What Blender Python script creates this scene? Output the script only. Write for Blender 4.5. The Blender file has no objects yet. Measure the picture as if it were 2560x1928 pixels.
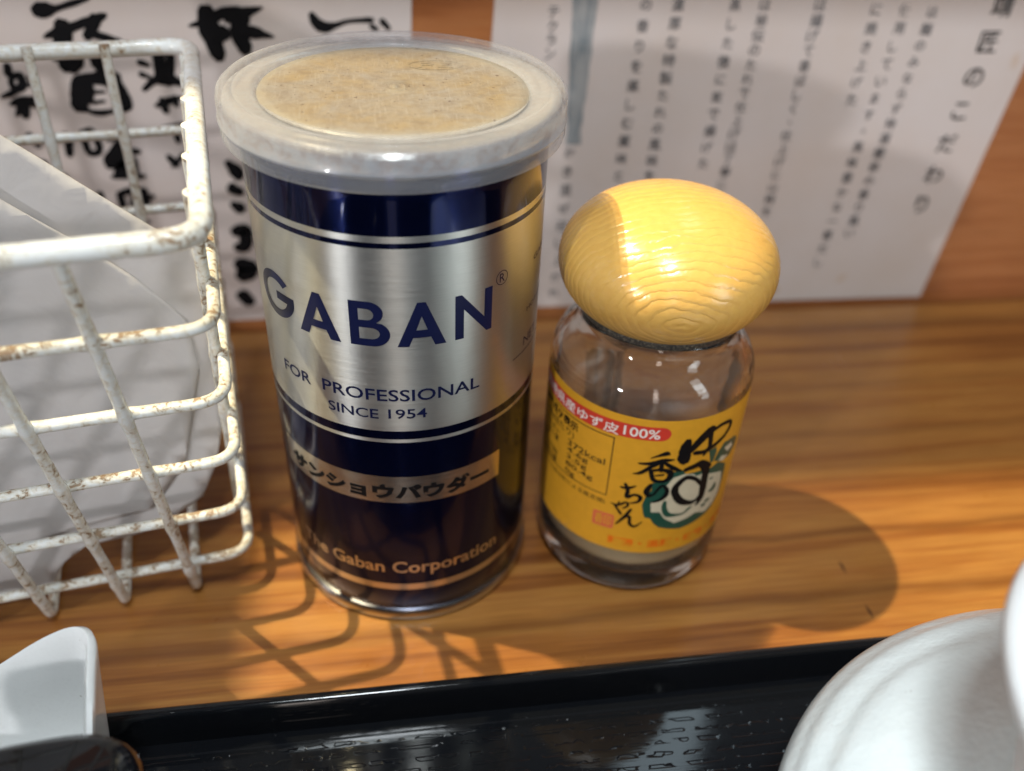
import bpy, bmesh, math, random
from mathutils import Vector, Matrix, noise

random.seed(7)
SC = bpy.context.scene
COL = SC.collection
MM = 0.001
R = math.radians

# ------------------------------------------------------------------ camera
cam_d = bpy.data.cameras.new("camera")
cam = bpy.data.objects.new("camera", cam_d)
COL.objects.link(cam)
SC.camera = cam
cam_d.sensor_fit = 'HORIZONTAL'
cam_d.sensor_width = 36.0
cam_d.lens = 36.0 * 2190.75 / 2560.0
cam_d.clip_start = 0.01
cam_d.clip_end = 50
th, ro, ph = 0.64621, 0.0534, R(10)
fw = Vector((0, math.cos(th), -math.sin(th)))
rt = Vector((1, 0, 0))
up = rt.cross(fw)
rt2 = rt * math.cos(ro) + up * math.sin(ro)
up2 = up * math.cos(ro) - rt * math.sin(ro)
Rz = Matrix.Rotation(-ph, 3, 'Z')
fw, rt2, up2 = Rz @ fw, Rz @ rt2, Rz @ up2
cpos = Rz @ Vector((27.82, -183.45, 194.45)) * MM
m3 = Matrix((rt2, up2, -fw)).transposed()
cam.matrix_world = Matrix.Translation(cpos) @ m3.to_4x4()
cam_d.dof.use_dof = True
cam_d.dof.focus_distance = 0.188
cam_d.dof.aperture_fstop = 8.0
cam_d.dof.aperture_blades = 0

# ------------------------------------------------------------------ light
SC.view_settings.view_transform = 'Standard'
SC.view_settings.look = 'None'
SC.view_settings.exposure = 0.35
SC.view_settings.gamma = 1.0
SC.cycles.use_denoising = True
SC.cycles.max_bounces = 14
SC.cycles.transmission_bounces = 12
SC.cycles.transparent_max_bounces = 16
SC.cycles.sample_clamp_indirect = 4.0
SC.cycles.blur_glossy = 0.6

world = bpy.data.worlds.new("World")
SC.world = world
world.use_nodes = True
bg = world.node_tree.nodes['Background']
bg.inputs['Color'].default_value = (0.80, 0.86, 1.0, 1)
bg.inputs['Strength'].default_value = 0.09


def aim(o, tgt):
    o.rotation_euler = (Vector(tgt) - o.location).to_track_quat('-Z', 'Y').to_euler()


def spot(name, loc, tgt, power, col, radius, cone=40, blend=0.3):
    d = bpy.data.lights.new(name, 'SPOT')
    d.energy, d.color, d.shadow_soft_size = power, col, radius
    d.spot_size, d.spot_blend = R(cone), blend
    o = bpy.data.objects.new(name, d)
    COL.objects.link(o)
    o.location = loc
    aim(o, tgt)
    return o


def area(name, loc, tgt, power, col, sx, sy):
    d = bpy.data.lights.new(name, 'AREA')
    d.shape = 'RECTANGLE'
    d.energy, d.color, d.size, d.size_y = power, col, sx, sy
    o = bpy.data.objects.new(name, d)
    COL.objects.link(o)
    o.location = loc
    aim(o, tgt)
    return o


# warm downlight above and behind the counter (throws the basket and can shadows)
spot("kitchen_downlight", (-0.40 * 1.5, 0.137 * 1.5, 0.906 * 1.5), (0.03, 0, 0.03), 122, (1.0, 0.85, 0.53), 0.010, 36)
# soft dining room ceiling light in front of the counter
area("ceiling_light", (-0.02, -0.33, 0.95), (0.03, -0.02, 0.05), 4.0, (0.88, 0.95, 1.0), 0.12, 0.12)
# unseen spot added to brighten the white pot and dish on the tray
spot("tray_fill", (-0.03, -0.22, 0.85), (0.05, -0.25, 0.03), 20, (0.86, 0.96, 1.0), 0.10, 34, 1.0)
# low light from the left of the room
spot("room_light", (-1.05, -1.05, 0.47), (0.05, 0.03, 0.06), 25, (0.96, 0.97, 1.0), 0.03, 30)
# bright panels added around the camera for the bands reflected in the can
for az, dist, w, h, pw, col in ((-82, 1.2, 0.34, 0.7, 1.9, (0.92, 0.97, 1.0)), (-7, 1.6, 0.17, 0.8, 1.7, (1.0, 0.87, 0.78)), (43, 1.3, 0.24, 0.8, 2.9, (0.88, 0.98, 1.0))):
    area("reflection_light", (math.sin(R(az)) * dist, -math.cos(R(az)) * dist, 0.45), (0, 0, 0.07), pw, col, w, h)
# fluorescent fitting in the kitchen, shining over the wall
area("kitchen_light", (0.305, 0.375, 0.76), (0.06, -0.075, 0), 0.22, (0.72, 0.90, 1.0), 0.085, 0.26)


# ------------------------------------------------------------------ node helper
class NT:
    def __init__(s, name):
        s.mat = bpy.data.materials.new(name)
        s.mat.use_nodes = True
        s.nt = s.mat.node_tree
        s.nt.nodes.clear()
        s.out = s.nt.nodes.new('ShaderNodeOutputMaterial')
        tc = s.nt.nodes.new('ShaderNodeTexCoord')
        s.obj = s.mapv(tc.outputs['Object'], (1000, 1000, 1000))   # millimetres
        s.tcn = tc

    def n(s, typ, **kw):
        nd = s.nt.nodes.new('ShaderNode' + typ)
        for k, v in kw.items():
            setattr(nd, k, v)
        return nd

    def l(s, a, b):
        if isinstance(a, (int, float)):
            b.default_value = a
        elif isinstance(a, tuple):
            b.default_value = a if len(a) == 4 or b.type != 'RGBA' else a + (1,)
        else:
            s.nt.links.new(a, b)

    def mapv(s, v, scale=(1, 1, 1), loc=(0, 0, 0), rot=(0, 0, 0)):
        nd = s.n('Mapping')
        s.l(v, nd.inputs['Vector'])
        nd.inputs['Scale'].default_value = scale
        nd.inputs['Location'].default_value = loc
        nd.inputs['Rotation'].default_value = rot
        return nd.outputs[0]

    def noise(s, v, scale=1.0, detail=3, rough=0.55, dist=0.0, out='Fac'):
        nd = s.n('TexNoise')
        s.l(v, nd.inputs['Vector'])
        nd.inputs['Scale'].default_value = scale
        nd.inputs['Detail'].default_value = detail
        nd.inputs['Roughness'].default_value = rough
        nd.inputs['Distortion'].default_value = dist
        return nd.outputs[out]

    def ramp(s, fac, stops, interp='LINEAR'):
        nd = s.n('ValToRGB')
        nd.color_ramp.interpolation = interp
        e = nd.color_ramp.elements
        while len(e) < len(stops):
            e.new(0.5)
        for el, (p, c) in zip(e, stops):
            el.position = p
            el.color = (c, c, c, 1) if isinstance(c, (int, float)) else tuple(c) + (1,)
        s.l(fac, nd.inputs[0])
        return nd.outputs[0]

    def mix(s, fac, a, b, mode='MIX'):
        nd = s.n('MixRGB', blend_type=mode)
        s.l(fac, nd.inputs[0]); s.l(a, nd.inputs[1]); s.l(b, nd.inputs[2])
        return nd.outputs[0]

    def math(s, op, a, b=0.0, c=0.0):
        nd = s.n('Math', operation=op)
        s.l(a, nd.inputs[0]); s.l(b, nd.inputs[1]); s.l(c, nd.inputs[2])
        return nd.outputs[0]

    def bump(s, h, dist=0.0001, strength=1.0, nrm=None):
        nd = s.n('Bump')
        s.l(h, nd.inputs['Height'])
        nd.inputs['Distance'].default_value = dist
        nd.inputs['Strength'].default_value = strength
        if nrm is not None:
            s.l(nrm, nd.inputs['Normal'])
        return nd.outputs[0]

    def bsdf(s, color, rough=0.4, normal=None, **kw):
        nd = s.n('BsdfPrincipled')
        s.l(color, nd.inputs['Base Color'])
        s.l(rough, nd.inputs['Roughness'])
        if normal is not None:
            s.l(normal, nd.inputs['Normal'])
        for k, v in kw.items():
            s.l(v, nd.inputs[k.replace('_', ' ')])
        return nd

    def done(s, sh):
        s.l(sh.outputs[0] if hasattr(sh, 'outputs') else sh, s.out.inputs['Surface'])
        return s.mat


MAT = {}


def wood(name, dark, mid, light, rough=0.30, seed=0.0, k=1.0, checks=(), lines=()):
    t = NT(name)
    v = t.mapv(t.obj, (0.0035, 0.085 * k, 0.085 * k), (seed, seed, seed), (0, 0, R(-1.2)))
    broad = t.noise(v, 1.0, 4, 0.5, 0.5)
    v2 = t.mapv(t.obj, (0.012, 0.5 * k, 0.5 * k), (seed + 3, seed, seed), (0, 0, R(-1.2)))
    fine = t.noise(v2, 1.0, 5, 0.65, 0.3)
    v3 = t.mapv(t.obj, (0.05, 3.0, 3.0), (seed, 5, 2))
    pore = t.noise(v3, 1.0, 3, 0.6)
    blot = t.noise(t.obj, 0.016, 2, 0.5)
    f = t.math('ADD', t.math('MULTIPLY', broad, 0.66), t.math('MULTIPLY', fine, 0.34))
    c = t.ramp(f, [(0.34, dark), (0.44, mid), (0.53, light), (0.60, mid), (0.68, light)])
    c = t.mix(t.ramp(pore, [(0.35, 0.35), (0.6, 0.0)]), c, tuple(x * 0.62 for x in dark))
    c = t.mix(t.ramp(blot, [(0.3, 0.35), (0.7, 0.0)]), c, tuple(x * 0.55 for x in mid), 'MIX')
    sxy = t.n('SeparateXYZ'); t.l(t.obj, sxy.inputs[0])
    wv = t.noise(t.mapv(t.obj, (0.014, 0.0, 0.0), (seed, 0, 0)), 1.0, 3, 0.5)
    wd = t.noise(t.mapv(t.obj, (0.03, 0.3, 0.0), (seed, 7, 0)), 1.0, 4, 0.6)
    for ly, lw, la in lines:
        d = t.math('ABSOLUTE', t.math('SUBTRACT', t.math('ADD', sxy.outputs[1], t.math('MULTIPLY', wv, 9.0)), ly + 4.5))
        d = t.math('ADD', d, t.math('MULTIPLY', wd, lw))
        c = t.mix(t.ramp(t.math('DIVIDE', d, 2.6 * lw), [(0.25, la), (0.75, 0.0)]), c, tuple(x * 0.72 for x in dark))
    for kx, ky, ka in checks:
        kv = t.mapv(t.obj, (1, 1, 0.0), (-kx, -ky, 0))
        kv = t.mapv(kv, (1.1, 0.26, 1), (0, 0, 0), (0, 0, ka))
        ln = t.n('VectorMath', operation='LENGTH')
        t.l(kv, ln.inputs[0])
        d = t.math('ADD', ln.outputs['Value'], t.math('MULTIPLY', t.noise(t.obj, 0.7, 2), 0.5))
        c = t.mix(t.ramp(d, [(0.55, 0.85), (1.25, 0.0)]), c, (0.045, 0.017, 0.006))
    rg = t.ramp(t.noise(t.obj, 0.09, 4), [(0.3, rough - 0.06), (0.7, rough + 0.10)])
    b = t.bump(t.math('ADD', fine, pore), 0.00006, 0.5)
    sh = t.bsdf(c, rg, b, Coat_Weight=0.10, Coat_Roughness=0.2, IOR=1.42)
    return t.done(sh)


MAT['counter'] = wood('counter_wood', (0.145, 0.042, 0.009), (0.315, 0.117, 0.025), (0.425, 0.192, 0.044), 0.33, 1.3, 1.0, ((125.2, -28, 0.05), (125.6, -44.5, 0.0)), ((-14.5, 1.6, 0.6), (-37.5, 2.4, 0.55), (8, 1.4, 0.25), (31, 2.2, 0.3), (58, 2.0, 0.25), (97, 4.0, 0.5), (-57, 2.0, 0.3)))
MAT['wall'] = wood('wall_wood', (0.25, 0.075, 0.022), (0.42, 0.145, 0.045), (0.50, 0.195, 0.068), 0.36, 9.1, 0.45)


def paint_wire(name='rusty_white_wire', less=0.0):
    t = NT(name)
    v = t.mapv(t.obj, (1, 1, 1))
    n1 = t.noise(v, 0.50, 6, 0.72, 0.6)
    n2 = t.noise(v, 0.055, 2, 0.5)
    n3 = t.noise(v, 1.7, 4, 0.7)
    up_ = t.n('NewGeometry')
    sx = t.n('SeparateXYZ')
    t.l(up_.outputs['Normal'], sx.inputs[0])
    f = t.math('ADD', n1, t.math('MULTIPLY', n2, 0.38))
    f = t.math('ADD', f, t.math('MULTIPLY', sx.outputs[2], 0.03))
    f = t.math('SUBTRACT', f, less)
    rust = t.ramp(f, [(0.755, 0.0), (0.82, 0.9)])
    stain = t.ramp(f, [(0.58, 0.0), (0.80, 0.6)])
    base = t.mix(stain, (0.79, 0.81, 0.79), (0.60, 0.50, 0.32))
    rc = t.mix(n3, (0.17, 0.09, 0.045), (0.42, 0.27, 0.15))
    c = t.mix(rust, base, rc)
    rg = t.math('ADD', t.math('MULTIPLY', rust, 0.45), 0.24)
    b = t.bump(t.math('SUBTRACT', t.math('MULTIPLY', n1, 0.6), t.math('MULTIPLY', rust, 0.6)), 0.00022, 0.7)
    return t.done(t.bsdf(c, rg, b, Coat_Weight=0.15))


MAT['wire'] = paint_wire()
MAT['rim_wire'] = paint_wire('white_rim_wire', 0.055)


def brushed(name, col, rough, aniso, bumpd=0.000012):
    t = NT(name)
    v = t.mapv(t.obj, (0.22, 0.22, 9.0))
    n1 = t.noise(v, 1.0, 4, 0.7)
    v2 = t.mapv(t.obj, (0.05, 0.05, 2.0))
    n2 = t.noise(v2, 1.0, 3, 0.6)
    c = t.mix(t.ramp(n1, [(0.3, 0.0), (0.7, 1.0)]), tuple(x * 0.86 for x in col), col)
    rg = t.math('ADD', t.math('MULTIPLY', n2, 0.12), rough - 0.06)
    tg = t.n('Tangent', direction_type='RADIAL', axis='Z')
    b = t.bump(n1, bumpd, 0.6)
    sh = t.bsdf(c, rg, b, Metallic=1.0, Anisotropic=aniso)
    sh.inputs['Anisotropic Rotation'].default_value = 0.25
    t.l(tg.outputs[0], sh.inputs['Tangent'])
    return t.done(sh)


MAT['silver'] = brushed('brushed_tinplate', (0.66, 0.66, 0.62), 0.35, 0.93, 0.00003)


def navy():
    t = NT('navy_lacquered_tin')
    v = t.mapv(t.obj, (0.22, 0.22, 9.0))
    n1 = t.noise(v, 1.0, 4, 0.7)
    tg = t.n('Tangent', direction_type='RADIAL', axis='Z')
    b = t.bump(n1, 0.000008, 0.5)
    sh = t.bsdf((0.0055, 0.0115, 0.070), 0.15, b, Metallic=0.9, Anisotropic=0.88, Coat_Weight=0.35, Coat_Roughness=0.05)
    sh.inputs['Anisotropic Rotation'].default_value = 0.25
    t.l(tg.outputs[0], sh.inputs['Tangent'])
    return t.done(sh)


MAT['navy'] = navy()


def plain(name, col, rough=0.5, **kw):
    t = NT(name)
    n1 = t.noise(t.obj, 0.35, 4, 0.6)
    c = t.mix(t.ramp(n1, [(0.3, 0.0), (0.7, 1.0)]), tuple(x * 0.9 for x in col), col)
    return t.done(t.bsdf(c, rough, **kw))


MAT['silver_fine'] = brushed('bare_tinplate_print', (0.70, 0.66, 0.60), 0.24, 0.8)
MAT['navy_ink'] = plain('navy_ink', (0.008, 0.011, 0.048), 0.28, IOR=1.3)
MAT['black_ink'] = plain('black_ink', (0.007, 0.007, 0.008), 0.45, IOR=1.2)
MAT['steel'] = brushed('rolled_steel_rim', (0.62, 0.62, 0.60), 0.22, 0.2)


def lidmat():
    t = NT('milky_plastic_lid')
    n1 = t.noise(t.mapv(t.obj, (1, 1, 1)), 0.45, 5, 0.65, 0.5)
    n2 = t.noise(t.obj, 1.6, 4, 0.7)
    sx = t.n('SeparateXYZ')
    t.l(t.obj, sx.inputs[0])
    z = sx.outputs[2]
    # powder caught between lid and can, in a band under the rim
    band = t.ramp(t.math('MULTIPLY', z, 1 / 140.0), [(128.4 / 140, 0.0), (129.4 / 140, 1.0), (132.2 / 140, 1.0), (133.6 / 140, 0.25)])
    f = t.math('MULTIPLY', t.ramp(t.math('ADD', n1, t.math('MULTIPLY', n2, 0.25)), [(0.54, 0.0), (0.70, 1.0)]), band)
    c = t.mix(t.math('MULTIPLY', f, 0.55), (0.60, 0.615, 0.65), (0.22, 0.15, 0.12))
    b = t.bump(n2, 0.00004, 0.4)
    sh = t.bsdf(c, 0.27, b, Subsurface_Weight=0.0, Coat_Weight=0.2)
    tl = t.n('BsdfTranslucent')
    t.l(c, tl.inputs[0])
    tr = t.n('BsdfTransparent')
    m1 = t.n('MixShader'); m1.inputs[0].default_value = 0.35
    t.l(sh.outputs[0], m1.inputs[1]); t.l(tl.outputs[0], m1.inputs[2])
    lw = t.n('LayerWeight'); lw.inputs[0].default_value = 0.5
    edge = t.math('SUBTRACT', 1.0, t.math('MULTIPLY', t.math('POWER', lw.outputs['Facing'], 3.0), 0.50))
    m2 = t.n('MixShader')
    t.l(t.math('MULTIPLY', edge, t.math('SUBTRACT', t.ramp(t.math('MULTIPLY', z, 1 / 140.0), [(127.6 / 140, 0.80), (128.6 / 140, 0.55), (132.5 / 140, 0.56), (133.3 / 140, 0.88)]), t.math('MULTIPLY', f, 0.3))), m2.inputs[0])
    t.l(m1.outputs[0], m2.inputs[1]); t.l(tr.outputs[0], m2.inputs[2])
    return t.done(m2)


MAT['lid'] = lidmat()


def panelmat(name='stained_lid_panel', ring=0.40):
    t = NT(name)
    n1 = t.noise(t.obj, 0.075, 4, 0.65, 0.8)
    n2 = t.noise(t.obj, 0.38, 6, 0.78)
    n3 = t.noise(t.mapv(t.obj, (2.2, 0.22, 1), (0, 0, 0), (0, 0, 0.6)), 1.0, 3, 0.6)
    n4 = t.noise(t.obj, 0.9, 2, 0.5)
    sx = t.n('SeparateXYZ'); t.l(t.obj, sx.inputs[0])
    rad = t.math('SQRT', t.math('ADD', t.math('POWER', sx.outputs[0], 2.0), t.math('POWER', sx.outputs[1], 2.0)))
    c = t.mix(t.ramp(n1, [(0.36, 0.0), (0.64, 1.0)]), (0.250, 0.232, 0.205), (0.262, 0.208, 0.130))
    c = t.mix(t.ramp(n2, [(0.42, 0.0), (0.72, 0.75)]), c, (0.15, 0.12, 0.09))
    c = t.mix(t.ramp(n3, [(0.54, 0.0), (0.8, 0.45)]), c, (0.36, 0.34, 0.30))
    c = t.mix(t.ramp(t.math('ADD', t.math('MULTIPLY', rad, 1 / 36.0), t.math('MULTIPLY', n1, 0.12)), [(0.70, 0.0), (0.86, ring)]), c, (0.33, 0.315, 0.275))
    c = t.mix(t.ramp(n4, [(0.70, 0.0), (0.72, 0.85)]), c, (0.07, 0.045, 0.04))
    b = t.bump(t.math('ADD', n2, n3), 0.00004, 0.5)
    return t.done(t.bsdf(c, 0.36, b, Coat_Weight=0.2, Coat_Roughness=0.2))


MAT['panel'] = panelmat()
MAT['seal_board'] = panelmat('tan_inner_seal', 0.0)


def glass():
    t = NT('clear_jar_glass')
    n = t.noise(t.obj, 0.08, 2, 0.5)
    b = t.bump(n, 0.0006, 0.35)
    dn = t.noise(t.mapv(t.obj, (1.6, 1.6, 1.0)), 1.0, 5, 0.75)
    tw = t.ramp(dn, [(0.42, 0.995), (0.75, 0.95)])
    g = t.bsdf((0.97, 0.955, 0.93), 0.0, b, Transmission_Weight=tw, IOR=1.47)
    return t.done(g)


MAT['glass'] = glass()


def dustglass():
    # powder film clinging to the inside of the glass
    t = NT('powder_film')
    n1 = t.noise(t.obj, 0.12, 4, 0.6)
    n2 = t.noise(t.mapv(t.obj, (2.2, 2.2, 1.3)), 1.0, 5, 0.75)
    f = t.math('MULTIPLY', t.ramp(n1, [(0.35, 0.0), (0.75, 0.38)]), t.ramp(n2, [(0.42, 0.05), (0.72, 1.0)]))
    d = t.n('BsdfDiffuse'); t.l((0.72, 0.60, 0.42), d.inputs[0])
    tr = t.n('BsdfTransparent')
    m = t.n('MixShader')
    t.l(f, m.inputs[0]); t.l(tr.outputs[0], m.inputs[1]); t.l(d.outputs[0], m.inputs[2])
    return t.done(m)


MAT['film'] = dustglass()


def capmat():
    t = NT('yellow_plastic_cap')
    # moulded wood growth rings about a lying axis
    p = t.mapv(t.obj, (1, 1, 1), (3.6, 25.5, -92.6 + 1.0))
    rotp = t.mapv(p, (1, 1, 1), (0, 0, 0), (0, 0, R(-4)))
    warp = t.noise(t.obj, 0.17, 3, 0.6, 0.2, out='Color')
    wv = t.n('VectorMath', operation='MULTIPLY_ADD')
    t.l(warp, wv.inputs[0]); wv.inputs[1].default_value = (2.0, 2.0, 2.6); t.l(rotp, wv.inputs[2])
    flat = t.mapv(wv.outputs[0], (0.50, 0.95, 0.95))
    ln = t.n('VectorMath', operation='LENGTH')
    t.l(flat, ln.inputs[0])
    n_irr = t.noise(t.obj, 0.10, 2, 0.5)
    rr = t.math('ADD', ln.outputs['Value'], t.math('MULTIPLY', n_irr, 3.0))
    saw = t.math('FRACT', t.math('MULTIPLY', rr, 0.54))
    prof = t.ramp(saw, [(0.0, 0.0), (0.22, 0.9), (0.45, 1.0), (0.75, 0.55), (1.0, 0.0)])
    b = t.bump(prof, 0.00017, 0.6)
    c = t.mix(t.ramp(t.noise(t.obj, 0.5, 3), [(0.4, 0.0), (0.7, 1.0)]), (0.71, 0.415, 0.105), (0.68, 0.385, 0.095))
    sh = t.bsdf(c, 0.24, b, Subsurface_Weight=0.10, Subsurface_Scale=0.002, Coat_Weight=0.2, Coat_Roughness=0.2)
    sh.inputs['Subsurface Radius'].default_value = (1.0, 0.6, 0.15)
    return t.done(sh)


MAT['cap'] = capmat()
MAT['label'] = plain('yellow_label', (0.70, 0.335, 0.022), 0.38)
MAT['red'] = plain('red_print', (0.62, 0.045, 0.025), 0.4)
MAT['seal'] = plain('seal_red_print', (0.68, 0.14, 0.06), 0.4)
MAT['orange'] = plain('orange_print', (0.80, 0.16, 0.006), 0.4)
MAT['white_ink'] = plain('white_print', (0.85, 0.78, 0.70), 0.4)
MAT['cream'] = plain('cream_print', (0.62, 0.56, 0.40), 0.4)
MAT['green'] = plain('green_print', (0.008, 0.075, 0.05), 0.4)
MAT['brown_ink'] = plain('brown_print', (0.05, 0.028, 0.006), 0.45)


def powdermat():
    t = NT('yuzu_powder')
    n = t.noise(t.obj, 2.0, 5, 0.8)
    c = t.mix(n, (0.58, 0.44, 0.23), (0.85, 0.71, 0.44))
    return t.done(t.bsdf(c, 0.9, t.bump(n, 0.0003)))


MAT['powder'] = powdermat()


def gasket():
    t = NT('dusty_gasket')
    n = t.noise(t.obj, 1.8, 5, 0.8)
    c = t.mix(t.ramp(n, [(0.50, 0.0), (0.72, 1.0)]), (0.025, 0.022, 0.02), (0.36, 0.31, 0.22))
    return t.done(t.bsdf(c, 0.4, t.bump(n, 0.0002)))


MAT['gasket'] = gasket()


def papermat(name, col, rough, coat, stain):
    t = NT(name)
    n = t.noise(t.obj, 0.02, 4, 0.6)
    n2 = t.noise(t.obj, 0.5, 4, 0.6)
    n3 = t.noise(t.obj, 0.055, 2, 0.4)
    c = t.mix(t.ramp(n, [(0.35, 0.0), (0.7, 1.0)]), col, tuple(x * y for x, y in zip(col, (0.95, 0.91, 0.86))))
    if stain:
        c = t.mix(t.ramp(n3, [(0.71, 0.0), (0.77, 0.45)]), c, (0.55, 0.33, 0.15))
    return t.done(t.bsdf(c, rough, t.bump(n, 0.0008, 0.35), Coat_Weight=coat, Coat_Roughness=0.10))


MAT['poster'] = papermat('laminated_paper', (0.68, 0.605, 0.575), 0.42, 0.5, True)
def drybrush():
    t = NT('dry_brushed_ink')
    n = t.noise(t.mapv(t.obj, (0.5, 0.5, 0.06)), 1.0, 5, 0.7, 0.6)
    n2 = t.noise(t.obj, 0.08, 3, 0.6)
    c = t.mix(t.ramp(t.math('ADD', n, t.math('MULTIPLY', n2, 0.5)), [(0.55, 0.0), (0.95, 1.0)]), (0.17, 0.205, 0.225), (0.44, 0.43, 0.42))
    return t.done(t.bsdf(c, 0.5))


MAT['brush_grey'] = drybrush()
MAT['text_grey'] = plain('grey_ink', (0.075, 0.08, 0.09), 0.5)


def bagmat():
    t = NT('thin_white_paper')
    n = t.noise(t.obj, 0.03, 3, 0.5)
    n2 = t.noise(t.obj, 0.9, 4, 0.6)
    c = t.mix(n, (0.56, 0.53, 0.52), (0.64, 0.61, 0.595))
    n4 = t.noise(t.obj, 0.11, 3, 0.55, 0.4)
    sh = t.bsdf(c, 0.5, t.bump(n4, 0.0011, 0.5, t.bump(n2, 0.00005, 0.4)))
    tl = t.n('BsdfTranslucent'); t.l(c, tl.inputs[0])
    m = t.n('MixShader'); m.inputs[0].default_value = 0.25
    t.l(sh.outputs[0], m.inputs[1]); t.l(tl.outputs[0], m.inputs[2])
    return t.done(m)


MAT['bag'] = bagmat()


def lacquer(name, textured):
    t = NT(name)
    if textured:
        # embossed wood grain: short pores running along the tray
        sx = t.n('SeparateXYZ'); t.l(t.obj, sx.inputs[0])
        wob = t.noise(t.mapv(t.obj, (0.03, 0.2, 0.2)), 1.0, 2)
        yy = t.math('ADD', t.math('MULTIPLY', sx.outputs[1], 0.37), t.math('MULTIPLY', wob, 0.9))
        rows = t.math('ABSOLUTE', t.math('SUBTRACT', t.math('FRACT', yy), 0.5))
        groove = t.ramp(rows, [(0.10, 1.0), (0.2, 0.0)])
        brk = t.ramp(t.noise(t.mapv(t.obj, (0.24, 0.37, 0.3)), 1.0, 1, 0.4), [(0.46, 0.0), (0.52, 1.0)])
        h = t.math('MULTIPLY', t.math('MULTIPLY', groove, brk), -1.0)
        fine = t.noise(t.mapv(t.obj, (0.25, 2.0, 2.0)), 1.0, 2)
        b = t.bump(t.math('ADD', h, t.math('MULTIPLY', fine, 0.12)), 0.00007, 0.6)
    else:
        n1 = t.noise(t.obj, 0.06, 3)
        b = t.bump(n1, 0.0004, 0.3)
    sc = t.noise(t.obj, 0.2, 5, 0.7)
    rg = t.ramp(sc, [(0.3, 0.05), (0.75, 0.09)])
    dust = t.ramp(t.noise(t.obj, 1.3, 2, 0.5), [(0.76, 0.0), (0.79, 0.4)])
    c = t.mix(dust, (0.0050, 0.0056, 0.007), (0.14, 0.14, 0.14))
    return t.done(t.bsdf(c, rg, b, IOR=1.42))


MAT['tray'] = lacquer('black_lacquer_grain', True)
MAT['lacquer'] = lacquer('black_lacquer_smooth', False)


def porcelain(name, col, lumps):
    t = NT(name)
    n = t.noise(t.obj, 0.16, 3, 0.6)
    n2 = t.noise(t.obj, 1.1, 3, 0.6)
    c = t.mix(t.ramp(n2, [(0.5, 0.0), (0.8, 0.6)]), col, tuple(x * 0.93 for x in col))
    speck = t.ramp(t.noise(t.obj, 0.8, 2, 0.4), [(0.77, 0.0), (0.79, 0.6)])
    c = t.mix(speck, c, (0.35, 0.30, 0.25))
    h = t.math('ADD', t.math('MULTIPLY', n, lumps), t.math('MULTIPLY', n2, 0.25 * lumps))
    return t.done(t.bsdf(c, 0.22, t.bump(h, 0.0006, 0.6), Coat_Weight=0.3, Coat_Roughness=0.08))


MAT['pot'] = porcelain('speckled_white_glaze', (0.80, 0.85, 0.83), 1.1)
MAT['dish'] = porcelain('white_porcelain', (0.78, 0.79, 0.78), 0.35)


# ------------------------------------------------------------------ geometry helpers
def mesh_obj(name, verts, faces, mat, parent=None, smooth=True, mats=None, fmat=None, scale=MM):
    me = bpy.data.meshes.new(name)
    me.from_pydata([tuple(c * scale for c in v) for v in verts], [], faces)
    for m in (mats or [mat]):
        me.materials.append(MAT[m])
    if fmat:
        me.polygons.foreach_set('material_index', fmat)
    if smooth:
        me.polygons.foreach_set('use_smooth', [True] * len(me.polygons))
    me.update()
    o = bpy.data.objects.new(name, me)
    COL.objects.link(o)
    if parent is not None:
        o.parent = parent
    return o


def thing(name, loc, label, cat, group=None):
    o = bpy.data.objects.new(name, None)
    o.empty_display_size = 0.01
    COL.objects.link(o)
    o.location = Vector(loc) * MM
    o['label'] = label
    o['category'] = cat
    if group:
        o['group'] = group
    return o


def autosmooth(o, ang=35):
    bm = bmesh.new(); bm.from_mesh(o.data)
    bmesh.ops.recalc_face_normals(bm, faces=bm.faces[:])
    for e in bm.edges:
        if len(e.link_faces) == 2 and e.calc_face_angle(0) > R(ang):
            e.smooth = False
    bm.to_mesh(o.data); bm.free()


def lathe(name, prof, mat, parent, seg=128, closed=False, mats=None, ringmat=None, mod=None, ang=40):
    """prof: list of (r, z). Ends with r == 0 become poles."""
    verts, faces, fm = [], [], []
    rings = []
    for r, z in prof:
        if r < 1e-6:
            rings.append([len(verts)]); verts.append((0, 0, z))
        else:
            idx = []
            for i in range(seg):
                a = 2 * math.pi * i / seg
                rr, zz = (r, z) if mod is None else mod(r, z, a)
                idx.append(len(verts)); verts.append((rr * math.cos(a), rr * math.sin(a), zz))
            rings.append(idx)
    pairs = list(zip(rings[:-1], rings[1:]))
    if closed:
        pairs.append((rings[-1], rings[0]))
    for k, (A, B) in enumerate(pairs):
        mi = ringmat[k] if ringmat else 0
        for i in range(seg):
            j = (i + 1) % seg
            if len(A) == 1 and len(B) == 1:
                continue
            if len(A) == 1:
                faces.append((A[0], B[j], B[i]))
            elif len(B) == 1:
                faces.append((A[i], A[j], B[0]))
            else:
                faces.append((A[i], A[j], B[j], B[i]))
            fm.append(mi)
    o = mesh_obj(name, verts, faces, mat, parent, True, mats, fm)
    autosmooth(o, ang)
    return o


def fillet(pts, r, closed=False, n=6):
    """round the corners of a polyline"""
    P = [Vector(p) for p in pts]
    out = []
    N = len(P)
    for i in range(N):
        if not closed and i in (0, N - 1):
            out.append(P[i]); continue
        a, b, c = P[i - 1], P[i], P[(i + 1) % N]
        u, w = (a - b).normalized(), (c - b).normalized()
        ang = u.angle(w)
        if ang > R(175):
            out.append(b); continue
        d = min(r / math.tan(ang / 2), (a - b).length * 0.48, (c - b).length * 0.48)
        p0, p1 = b + u * d, b + w * d
        for k in range(n + 1):
            t = k / n
            out.append(p0 * (1 - t) ** 2 + b * 2 * t * (1 - t) + p1 * t * t)
    return out


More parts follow.
